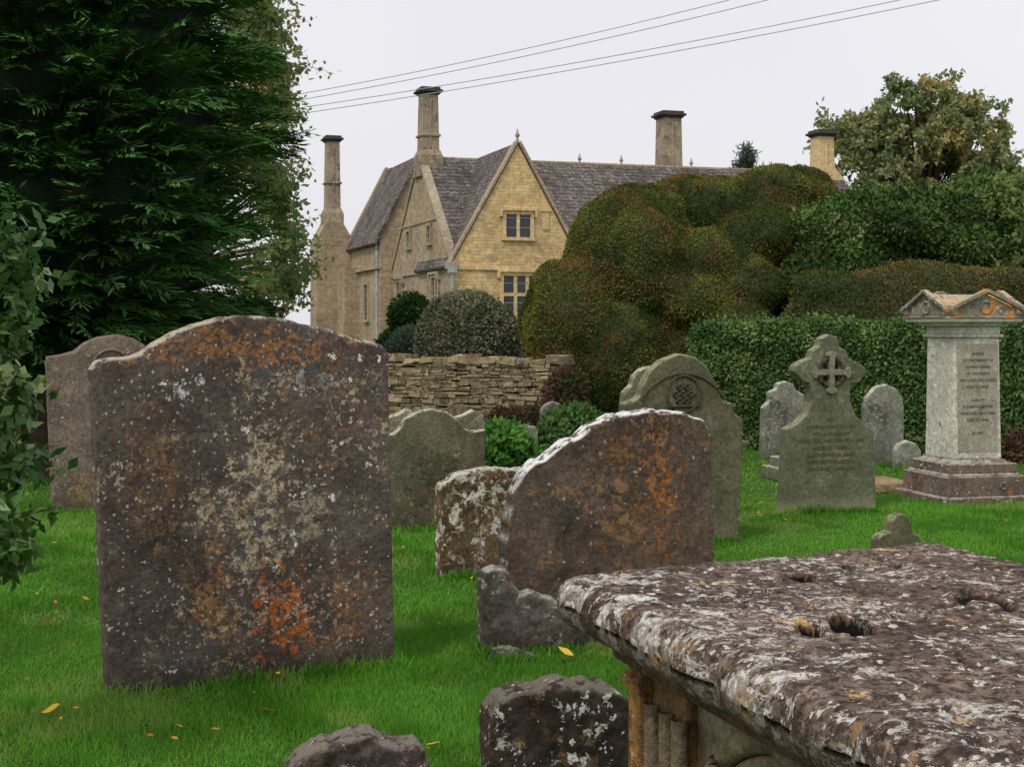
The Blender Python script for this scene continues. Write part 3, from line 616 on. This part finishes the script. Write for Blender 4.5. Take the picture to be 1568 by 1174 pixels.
def finial(u,v,z,s=1.0):
    tube(V,Fc,[Vector((u,v,z-.1)),Vector((u,v,z+.12*s)),Vector((u,v,z+.16*s)),Vector((u,v,z+.24*s)),Vector((u,v,z+.32*s)),Vector((u,v,z+.5*s))],[.09*s,.05*s,.10*s,.12*s,.06*s,.015],8)
finial(2.43,-.2,8.3,.8)
for u in(3.4,6.6,8.4,11.5,14.8): finial(u,4.5,RZ+.15,.75)
hm('roof_finials',V,Fc,trimg,False)
def window_f(uc,z0,z1,w,nl,tr,v=-.25,side=False,mat=trim,hood=True):
    V=[];Fc=[];G=[];GF=[]
    def bx(a0,a1,q0,q1,zz0,zz1,VV=V,FF=Fc):
        if side: box(VV,FF,v+q0,v+q1,a0,a1,zz0,zz1)
        else: box(VV,FF,a0,a1,v+q0,v+q1,zz0,zz1)
    f=.13
    bx(uc-w/2-f,uc-w/2,-.09,.03,z0,z1); bx(uc+w/2,uc+w/2+f,-.09,.03,z0,z1)
    bx(uc-w/2-f,uc+w/2+f,-.095,.03,z1,z1+f); bx(uc-w/2-f-.04,uc+w/2+f+.04,-.13,.03,z0-.12,z0)
    if hood:
        bx(uc-w/2-f-.1,uc+w/2+f+.1,-.17,.03,z1+f,z1+f+.08)
        bx(uc-w/2-f-.1,uc-w/2-f-.02,-.17,.03,z1+f-.22,z1+f); bx(uc+w/2+f+.02,uc+w/2+f+.1,-.17,.03,z1+f-.22,z1+f)
    for k in range(1,nl):
        a=uc-w/2+w*k/nl; bx(a-.06,a+.06,-.07,.02,z0,z1)
    if tr: bx(uc-w/2,uc+w/2,-.065,.02,tr-.06,tr+.06)
    B=[];BF=[]
    for k in range(nl):
        a0=uc-w/2+w*k/nl; a=a0+w/nl/2
        zz=z0+.35
        while zz<z1-.1: bx(a0,a0+w/nl,-.024,0,zz-.008,zz+.008,B,BF); zz+=.35
    bx(uc-w/2,uc+w/2,-.012,.0,z0,z1,G,GF)
    hm('window_surround',V,Fc,mat); hm('window_glass',G,GF,glass); hm('glazing_bars',B,BF,lead)
window_f(2.43,4.80,5.62,.92,2,None)
window_f(2.55,1.75,3.42,1.35,3,2.75)
window_f(2.55,-.3,1.0,1.35,3,None)
window_f(2.0,1.9,3.4,.85,2,2.7,v=0,side=True,mat=trimg)
window_f(7.6,1.9,3.4,.85,2,2.7,v=0,side=True,mat=trimg)
window_f(2.9,4.75,5.35,.42,1,None,v=0,side=True,mat=trimg,hood=False)
window_f(6.1,4.75,5.35,.42,1,None,v=0,side=True,mat=trimg,hood=False)
V=[];Fc=[]; box(V,Fc,3.35,3.60,-.30,-.24,5.1,5.75); box(V,Fc,3.30,3.65,-.34,-.24,5.75,5.83); hm('blocked_light',V,Fc,trim)
V=[];Fc=[]; tube(V,Fc,[Vector((-.05,-.38,-.5)),Vector((-.05,-.38,E-.4))],[.06,.06]); box(V,Fc,-.2,.1,-.5,-.28,E-.42,E-.2); tube(V,Fc,[Vector((-.6,9.3,-.5)),Vector((-.6,9.3,5.2))],[.07,.07]);hm('downpipes',V,Fc,lead)
V=[];Fc=[]; tube(V,Fc,[Vector((-.14,-.3,E-.2)),Vector((-.14,4.6,E-.2))],[.07,.07]); hm('gutter',V,Fc,chd)
V=[];Fc=[]; prism(V,Fc,[(-.55,9.02,-.5),(-.55,9.02,5.3),(1.2,9.02,8.7),(3.0,9.02,5.3),(3.0,9.02,-.5)],(0,6.2,0)); hm('rear_wing_walls',V,Fc,wE)
V=[];Fc=[]; slope(V,Fc,[(-.72,8.9,5.0),(-.72,15.1,5.0),(1.2,15.1,8.72),(1.2,8.9,8.72)]); slope(V,Fc,[(3.2,8.9,5.0),(3.2,15.1,5.0),(1.2,15.1,8.72),(1.2,8.9,8.72)]); hm('rear_wing_roof',V,Fc,rf)
V=[];Fc=[]; beam(V,Fc,(-.8,15.1,4.95),(1.2,15.1,8.85),(0,1,0),.3,.14); beam(V,Fc,(3.2,15.1,4.95),(1.2,15.1,8.845),(0,1,0),.3,.14)
box(V,Fc,-.72,-.5,9.0,15.1,4.0,4.12); hm('rear_wing_copings',V,Fc,trimg)
window_f(11.5,1.9,3.4,.7,1,None,v=-.55,side=True,mat=trimg,hood=False)
V=[];Fc=[]; prism(V,Fc,[(-2.15,14.9,-.5),(-.45,14.9,-.5),(-.45,14.9,5.5),(-1.1,14.9,6.6),(-1.55,14.9,6.6),(-2.15,14.9,5.5)],(0,1.6,0)); hm('stack_tower',V,Fc,wE)
V=[];Fc=[]; box(V,Fc,-1.2,-.50,13.2,14.9,-.5,4.2); hm('buttress',V,Fc,wE)
def chimney(name,u,v,z0,z1,w,d,mat=chm,band=None,tp=.04):
    V=[];Fc=[]; box(V,Fc,u-w/2-.12,u+w/2+.12,v-d/2-.12,v+d/2+.12,z0-.8,z0,0,0); box(V,Fc,u-w/2-.12,u+w/2+.12,v-d/2-.12,v+d/2+.12,z0,z0+.25,.1,.1)
    box(V,Fc,u-w/2,u+w/2,v-d/2,v+d/2,z0+.25,z1-.22,tp,tp)
    if band: box(V,Fc,u-w/2-.05,u+w/2+.05,v-d/2-.05,v+d/2+.05,band,band+.1)
    box(V,Fc,u-.04,u+.04,v-d/2-.03,v-d/2+.05,z0+.3,z1-.4)
    hm(name,V,Fc,mat,bev=.02)
    V=[];Fc=[]; box(V,Fc,u-w/2-.03,u+w/2+.03,v-d/2-.03,v+d/2+.03,z1-.22,z1-.14); box(V,Fc,u-w/2-.12,u+w/2+.12,v-d/2-.12,v+d/2+.12,z1-.14,z1-.04); box(V,Fc,u-w/2-.04,u+w/2+.04,v-d/2-.04,v+d/2+.04,z1-.04,z1+.06); hm('chimney_cap',V,Fc,chd,bev=.02)
chimney('chimney',.35,4.5,8.15,10.75,.70,.75,band=8.9)
chimney('chimney',-1.3,15.6,6.75,10.25,.66,.7,band=8.1)
chimney('chimney',10.9,5.4,7.6,10.45,.88,.9)
chimney('chimney',17.6,4.5,7.5,9.85,.8,.8,mat=trim)
V=[];Fc=[]; prism(V,Fc,[(16.9,4.1,6),(18.6,4.1,6),(18.6,4.1,7.6),(17.6,4.1,8.8),(16.9,4.1,7.6)],(0,.4,0)); hm('right_gable',V,Fc,trim)
empty('stone_manor_house',HO,HK)
# ---------------------------------------------------------------- topiary and hedges
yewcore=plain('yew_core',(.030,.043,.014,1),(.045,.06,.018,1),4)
yewleaf=leafmat('yew_foliage',(.062,.082,.018,1),(.195,.205,.045,1),(.23,.135,.048,1),.045,1.1,0,.7,1,.40,.62,rw=.2)
def el(x,y,d,rx,rz,ry,rot=0): return ('e',at(x,y,d),(rx/F*d,ry,rz/F*d),rot)
top=[el(968,420,23.4,104,140,1.5),el(885,510,22.6,86,112,1.2),el(850,470,22.8,46,70,.9),el(950,560,22.4,95,110,1.2),el(1060,560,22.6,90,110,1.2),
 el(1050,335,24.4,92,62,1.2),el(1110,330,24.2,48,58,.9),el(1170,305,24.8,75,46,1.1),el(1230,308,25.2,52,50,1.0),el(1150,440,24.2,120,140,1.5),
 el(1085,400,22.5,62,46,.75),el(1160,365,22.9,60,40,.85),el(1145,440,22.3,56,44,.65),el(1060,462,22.0,55,48,.65),el(1120,505,21.9,62,44,.65),el(1210,400,23.6,45,60,.8),el(1000,330,23.6,55,50,.9),el(985,400,21.95,62,80,.5),
 ('b',at(1030,560,24)+Vector((0,0,-.3)),(1.3,1.0,1.2),0)]
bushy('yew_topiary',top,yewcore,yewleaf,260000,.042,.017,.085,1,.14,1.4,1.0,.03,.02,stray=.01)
boxleaf=leafmat('box_foliage',(.030,.062,.018,1),(.095,.165,.042,1),(.17,.22,.07,1),-.02,1.0,0,.45,2)
shp=[el(1290,400,23,85,95,1.3),el(1370,370,23.5,110,80,1.4),el(1470,370,23.5,110,90,1.4),el(1560,350,24,100,72,1.4),el(1660,350,24,120,80,1.4),el(1330,330,24,55,32,1),el(1420,320,24.3,60,30,1),el(1500,315,24.5,60,38,1),
 el(1315,400,22.0,40,30,.5),el(1250,440,22.4,50,60,.9),el(1390,350,22.2,60,36,.5),el(1480,390,22.1,50,30,.5),el(1240,370,22.8,40,40,.7),('b',at(1450,520,23.6),(3.2,1.0,1.3),0)]
bushy('clipped_box_bush',shp,yewcore,boxleaf,140000,.08,.05,.11,1,.2,1.6,.6,.10,.05,stray=.03)
hedY=leafmat('yew_hedge_foliage',(.075,.09,.024,1),(.145,.145,.045,1),(.21,.145,.055,1),.03,1.2,0,.7,3,rw=.25)
a=at(1225,0,20.0); b2=at(1750,0,18.5); c=(a+b2)/2; ang=math.atan2(b2.y-a.y,b2.x-a.x)
bushy('yew_hedge',[('b',Vector((c.x,c.y,1.1)),((b2-a).xy.length/2,.5,1.22),ang),('e',Vector((a.x+.2,a.y,1.2)),(.6,.55,.85),0),('e',Vector((c.x-.6,c.y,1.5)),(1.6,.6,.98),ang)],yewcore,hedY,90000,.045,.018,.09,5,.06,1.3,1.0,.03,stray=.01)
priv=leafmat('privet_foliage',(.050,.105,.030,1),(.135,.23,.07,1),(.21,.30,.10,1),-.02,2.4,0,.4,4,rw=.6)
a=at(1075,0,19.0); b2=at(1760,0,16.2); c=(a+b2)/2; ang=math.atan2(b2.y-a.y,b2.x-a.x)
bushy('privet_hedge',[('b',Vector((c.x,c.y,.7)),((b2-a).xy.length/2,.4,.90),ang),('e',Vector((a.x+.1,a.y,.75)),(.35,.42,.8),0)],yewcore,priv,120000,.058,.034,.08,3,.09,2.2,.6,.07,.03,stray=.03)
ballleaf=leafmat('variegated_foliage',(.12,.14,.07,1),(.30,.31,.20,1),None,0,3,0,.5,5,rw=.6)
bushy('clipped_ball_shrub',[el(716,525,25,76,76,.9),el(716,580,25,70,70,.8)],yewcore,ballleaf,50000,.065,.04,.07,2,.05,2,.6,.07,.02,stray=.02)
dkl=leafmat('shrub_foliage',(.03,.075,.022,1),(.09,.17,.05,1),None,0,2,0,.5,6)
bll=leafmat('blue_green_foliage',(.07,.11,.075,1),(.14,.20,.14,1),None,0,2,0,.6,7)
bushy('garden_shrub',[el(627,492,27,26,34,.5),el(606,540,27,20,30,.5)],yewcore,dkl,14000,.08,.04,.08,1,.16,2.5,.8,.16)
bushy('garden_shrub',[el(628,545,26,34,40,.5),el(650,550,26,24,22,.4)],yewcore,bll,14000,.07,.02,.08,1,.08,2.5,.9,.1)
grn=leafmat('herbaceous_foliage',(.06,.17,.03,1),(.16,.36,.07,1),None,0,3,.2,.5,8)
red=leafmat('red_plant_foliage',(.10,.05,.035,1),(.17,.11,.07,1),(.08,.10,.04,1),.05,3,0,.5,9)
bushy('garden_plant',[el(765,690,16,30,22,.4),el(740,700,15.6,20,16,.3),el(790,702,16,22,14,.3)],yewcore,grn,5000,.10,.05,.06,1,.16,4,.9,.2)
bushy('garden_plant',[el(875,655,19,36,22,.5),el(855,668,18.6,25,16,.4),el(900,660,19.4,30,18,.4)],yewcore,leafmat('green_bush',(.05,.11,.03,1),(.11,.21,.06,1),None,0,3,0,.5,10),5000,.09,.05,.06,1,.1,4,.9,.16)
bushy('red_shrub',[el(868,605,21.0,24,40,.35),el(845,640,20.9,24,14,.3),el(790,645,21,40,10,.3)],yewcore,red,9000,.07,.03,.06,1,.1,4,.9,.14)
bushy('red_shrub',[el(1560,690,16.6,22,20,.3)],yewcore,red,2500,.07,.03,.06,1,.06,4,.9,.12)
bushy('laurel_hedge',[('b',Vector((-6.6,18.6,.9)),(3.4,.6,.95),0),('e',Vector((-4.3,18.4,.8)),(1,.7,.9),0)],yewcore,leafmat('dark_laurel',(.015,.04,.012,1),(.04,.08,.025,1),None,0,2,0,.5,11),30000,.09,.05,.12,3,.1,2,.7,.1)
# ---------------------------------------------------------------- conifer
bark=plain('bark',C(70,58,46),C(44,36,30),8,.95,.8)
def conifer(name,bx_,by_,H,R,ns,zlo=1.1):
    V=[];Fc=[]; tube(V,Fc,[Vector((bx_,by_,-.1)),Vector((bx_,by_,H*.4)),Vector((bx_,by_,H))],[.28,.18,.03],10)
    Pp=[];Aa=[];Nn=[];Ll=[];Ww=[];Rn=[]
    for i in range(ns):
        z=zlo+(H-zlo-.3)*random.random()**.9; az=random.uniform(-math.pi,math.pi)
        prof=min(1,.68+.32*(z-zlo)/1.6)*(1-.55*max(0,(z-5.5)/(H-5.5))**1.3)
        lump=1+.20*noise.noise(Vector((math.cos(az)*1.5,math.sin(az)*1.5,z*1.1)))+.12*noise.noise(Vector((az*3,z*3,4)))
        Rz=R*prof*lump*random.uniform(.68,1.06); dz=random.uniform(.05,.5)
        dr=Vector((math.cos(az),math.sin(az),0)); up=Vector((0,0,1)); sd=dr.cross(up)
        Ls=random.uniform(.6,1.15); r0=Rz-Ls; st=Vector((bx_,by_,z))+dr*r0
        if i%9==0: tube(V,Fc,[Vector((bx_,by_,z-.5)),st,st+dr*Ls*.6+up*dz*.4],[.05,.03,.01],5)
        twist=random.uniform(-.6,.6); fwd0=(dr+up*dz+sd*random.uniform(-.4,.4)).normalized()
        pn=(up*math.cos(twist)+sd*math.sin(twist)); rb=random.random()
        for k in range(12):
            t=(k+1)/12; pos=st+fwd0*Ls*t+up*(-.22*Ls*t*t)
            fw=(fwd0+up*(-.4*t)).normalized(); s2=fw.cross(pn).normalized()
            for sg in(-1,1):
                lw=.24*(1-.65*t)+.05
                d1=(fw*.9+s2*sg*.6+Vector((random.gauss(0,.15),random.gauss(0,.15),random.gauss(-.04,.15)))).normalized()
                for q in range(3):
                    o=pos+d1*lw*q*.3; dd=(d1+fw*(.3*(q-1))+up*(-.15)*random.random()).normalized()
                    Pp.append(o);Aa.append(dd);Nn.append(pn);Ll.append(lw*.7);Ww.append(.025);Rn.append(max(0,min(1,.45*rb+.2*random.random()+.6*t-.15)))
            Pp.append(pos);Aa.append(fw);Nn.append(pn);Ll.append(.14);Ww.append(.026);Rn.append(rb*.6)
    lf=leafmat('cypress_foliage',(.020,.056,.018,1),(.115,.26,.065,1),None,.0,1.0,0,.6,12,rw=.7)
    N_=np.array([tuple(n) for n in Nn])+rng.normal(size=(len(Nn),3))*.25
    lo=leaves('foliage',np.array([tuple(p) for p in Pp]),np.array([tuple(p) for p in Aa]),np.array(Ll),np.array(Ww),lf,N=N_,rnd=np.array(Rn))
    tr=mobj('trunk',V,Fc,bark,True)
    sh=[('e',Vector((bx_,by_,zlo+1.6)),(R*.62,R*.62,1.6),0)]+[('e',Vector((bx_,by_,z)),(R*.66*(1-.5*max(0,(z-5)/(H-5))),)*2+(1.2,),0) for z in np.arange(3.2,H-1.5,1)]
    co=blob('light_block_core',sh,plain('core_shade_green',(.010,.022,.009,1)),.2,1,.35,1.6,.1)  # added solid dark blob, blocks light and paints the interior shade
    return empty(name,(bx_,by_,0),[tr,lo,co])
conifer('cypress_tree',-5.0,15.2,9.0,2.45,3500)
# ---------------------------------------------------------------- broadleaf trees
def tree(name,base,clumps,nl,Lf,Wf,cr,mat,H,tr=.2,droop=.2,nlimb=None):
    base=Vector(base); V=[];Fc=[]; topp=base+Vector((0,0,H))
    tube(V,Fc,[base+Vector((0,0,-.1)),base+Vector((.05,0,H*.35)),base+Vector((-.05,.05,H*.7)),topp],[tr*1.25,tr,tr*.6,tr*.15],10)
    P=[];A=[]
    for c in clumps:
        c=Vector(c); h=min(max((c.z-base.z)*.55,.25*H),H*.9); s=base+Vector((0,0,h)); mid=(s+c)/2+Vector((0,0,.08*(c-s).length))
        tube(V,Fc,[s,mid,c],[tr*.3,tr*.16,tr*.05],6)
        for k in range(5):
            e=c+Vector((random.gauss(0,1),random.gauss(0,1),random.gauss(-.1,.8)))*cr*.9
            tube(V,Fc,[c,(c+e)/2+Vector((0,0,.1*cr)),e],[tr*.05,tr*.035,tr*.015],4)
            m_=nl//5; t=rng.random((m_,1)); pts=np.array(c)+(np.array(e)-np.array(c))*t*1.15+rng.normal(size=(m_,3))*cr*.18
            P.append(pts); A.append(rng.normal(size=(m_,3))*.7+np.array([0,0,-droop*2]))
    P=np.concatenate(P);A=np.concatenate(A); n=len(P)
    lo=leaves('crown',P,A,Lf*(.6+.7*rng.random(n)),Wf*(.7+.6*rng.random(n)),mat); t=mobj('trunk',V,Fc,bark,True)
    return empty(name,base,[t,lo])
lf1=leafmat('beech_foliage',(.14,.20,.07,1),(.30,.37,.13,1),(.42,.36,.13,1),.0,.8,.4,.5,13)
cl=[]
xm=[430,440,446,436,425,425,432,448,458,466,464,445]
for i in range(105):
    d=random.uniform(21,25); y=random.uniform(-50,480); x_m=xm[min(11,max(0,int(y/42)))]
    cl.append(at(x_m-abs(random.gauss(0,42))-2,y,d))
for i in range(16): cl.append(at(random.uniform(180,330),random.uniform(-60,380),random.uniform(23,26)))
b=at(250,500,24); tree('beech_tree',(b.x,b.y,0),cl,150,.105,.065,.33,lf1,8.5,.2,.15)
lf2=leafmat('hazy_autumn_foliage',(.18,.22,.10,1),(.36,.38,.17,1),(.50,.40,.15,1),-.06,.3,.3,.6,14)  # distance haze is mixed into these pale autumn colours
cl=[]
for (cx_,cy_,rx,ry,n_) in((1405,182,84,58,54),(1480,212,58,55,30),(1310,235,48,46,22),(1360,255,80,40,22),(1450,260,95,40,26),(1520,262,34,26,8),(1290,205,22,24,5)):
    for i in range(n_):
        a=random.random()*6.28; q=random.random()**.4; cl.append(at(cx_+math.cos(a)*q*rx,cy_+math.sin(a)*q*ry,70+random.uniform(-3,3)))
b=at(1410,500,70); tree('lime_tree',(b.x,b.y,0),cl,260,.27,.18,.55,lf2,11,.3,.1)
cl=[at(1145+random.gauss(0,7)*(y-228)/22,y,62) for y in np.linspace(230,300,26)]
b=at(1145,500,62); tree('pine_tree',(b.x,b.y,0),cl,80,.3,.06,.28,leafmat('pine_foliage',(.06,.085,.06,1),(.11,.14,.09,1),None,0,1,0),8.6,.12,0)
cl=[at(random.uniform(1562,1660),random.uniform(265,430),21+random.random()*1.5) for i in range(22)]
b=at(1660,500,21.6); tree('cherry_tree',(b.x,b.y,0),cl,120,.10,.05,.25,lf1,3.4,.1,.3)
lfv=leafmat('euonymus_foliage',(.035,.095,.022,1),(.11,.23,.055,1),(.30,.37,.14,1),.0,3.0,.15,.38,15,rw=.55,gloss=True)
cl=[at(random.gauss(-50,26),random.uniform(440,850),5.0+random.uniform(-.35,.3)) for i in range(60)]+[at(random.gauss(-42,24),random.uniform(360,480),5.0+random.uniform(-.2,.2)) for i in range(16)]
b=at(-85,500,5.3); tree('euonymus_shrub',(b.x-.15,b.y,0),cl,130,.060,.032,.11,lfv,1.7,.04,.1)
# power lines
V=[];Fc=[]
for (x0,y0,x1,y1,d0,d1) in((380,188,1480,-6,34,30),(380,179,1420,-6,34.5,30.5),(380,169,1210,-6,34,31),(380,160,1150,-6,34.5,31.5)):
    p0,p1=at(x0,y0,d0),at(x1,y1,d1); dv=p1-p0; p0=p0-dv*1.0; p1=p1+dv*1.0
    P=[p0+(p1-p0)*t+Vector((0,0,1.2*((2*t-1)**2)-.1)) for t in np.linspace(0,1,40)]; tube(V,Fc,P,[.0095]*40,5)
mobj('power_lines',V,Fc,plain('hazy_cable',C(150,150,156),C(130,130,136)),True)  # light grey has haze put into the colour
# ---------------------------------------------------------------- world, sun, camera
w=bpy.data.worlds.new('World'); scene.world=w; w.use_nodes=True; nt=w.node_tree; bg=nt.nodes['Background']
sky=nt.nodes.new('ShaderNodeTexSky'); sky.sky_type='NISHITA'; sky.sun_disc=False; sky.sun_elevation=math.radians(48); sky.sun_rotation=math.radians(215); sky.dust_density=4; sky.air_density=1.0
hs=nt.nodes.new('ShaderNodeHueSaturation'); hs.inputs['Saturation'].default_value=.25; nt.links.new(sky.outputs[0],hs.inputs['Color'])
tc=nt.nodes.new('ShaderNodeTexCoord'); no=nt.nodes.new('ShaderNodeTexNoise'); no.inputs['Scale'].default_value=2.2; no.inputs['Detail'].default_value=2; nt.links.new(tc.outputs['Generated'],no.inputs['Vector'])
cm=nt.nodes.new('ShaderNodeMixRGB'); cm.inputs[1].default_value=(8.4,8.4,9.0,1); cm.inputs[2].default_value=(10.2,10.1,10.4,1); nt.links.new(no.outputs['Fac'],cm.inputs[0])
mx=nt.nodes.new('ShaderNodeMixRGB'); mx.inputs[0].default_value=.85; nt.links.new(hs.outputs[0],mx.inputs[1]); nt.links.new(cm.outputs[0],mx.inputs[2])
nt.links.new(mx.outputs[0],bg.inputs[0]); bg.inputs[1].default_value=.1
su=bpy.data.lights.new('sun','SUN'); su.energy=1.4; su.angle=math.radians(14); su.color=(1,.95,.87); so=add(bpy.data.objects.new('sun',su))
el_=math.radians(48); az=math.radians(215)
dirn=Vector((math.sin(az)*math.cos(el_),math.cos(az)*math.cos(el_),math.sin(el_)))
so.rotation_euler=dirn.to_track_quat('Z','Y').to_euler(); so.location=(0,0,30)
cd=bpy.data.cameras.new('camera'); cam=add(bpy.data.objects.new('camera',cd)); cam.location=(0,0,EYE); cam.rotation_euler=(math.pi/2,0,0)
cd.sensor_width=36; cd.lens=36*F/1568; cd.shift_y=-(587-HY)/1568; cd.clip_end=2000; cd.clip_start=.05
scene.camera=cam
scene.view_settings.view_transform='Standard'; scene.view_settings.look='None'; scene.view_settings.exposure=0
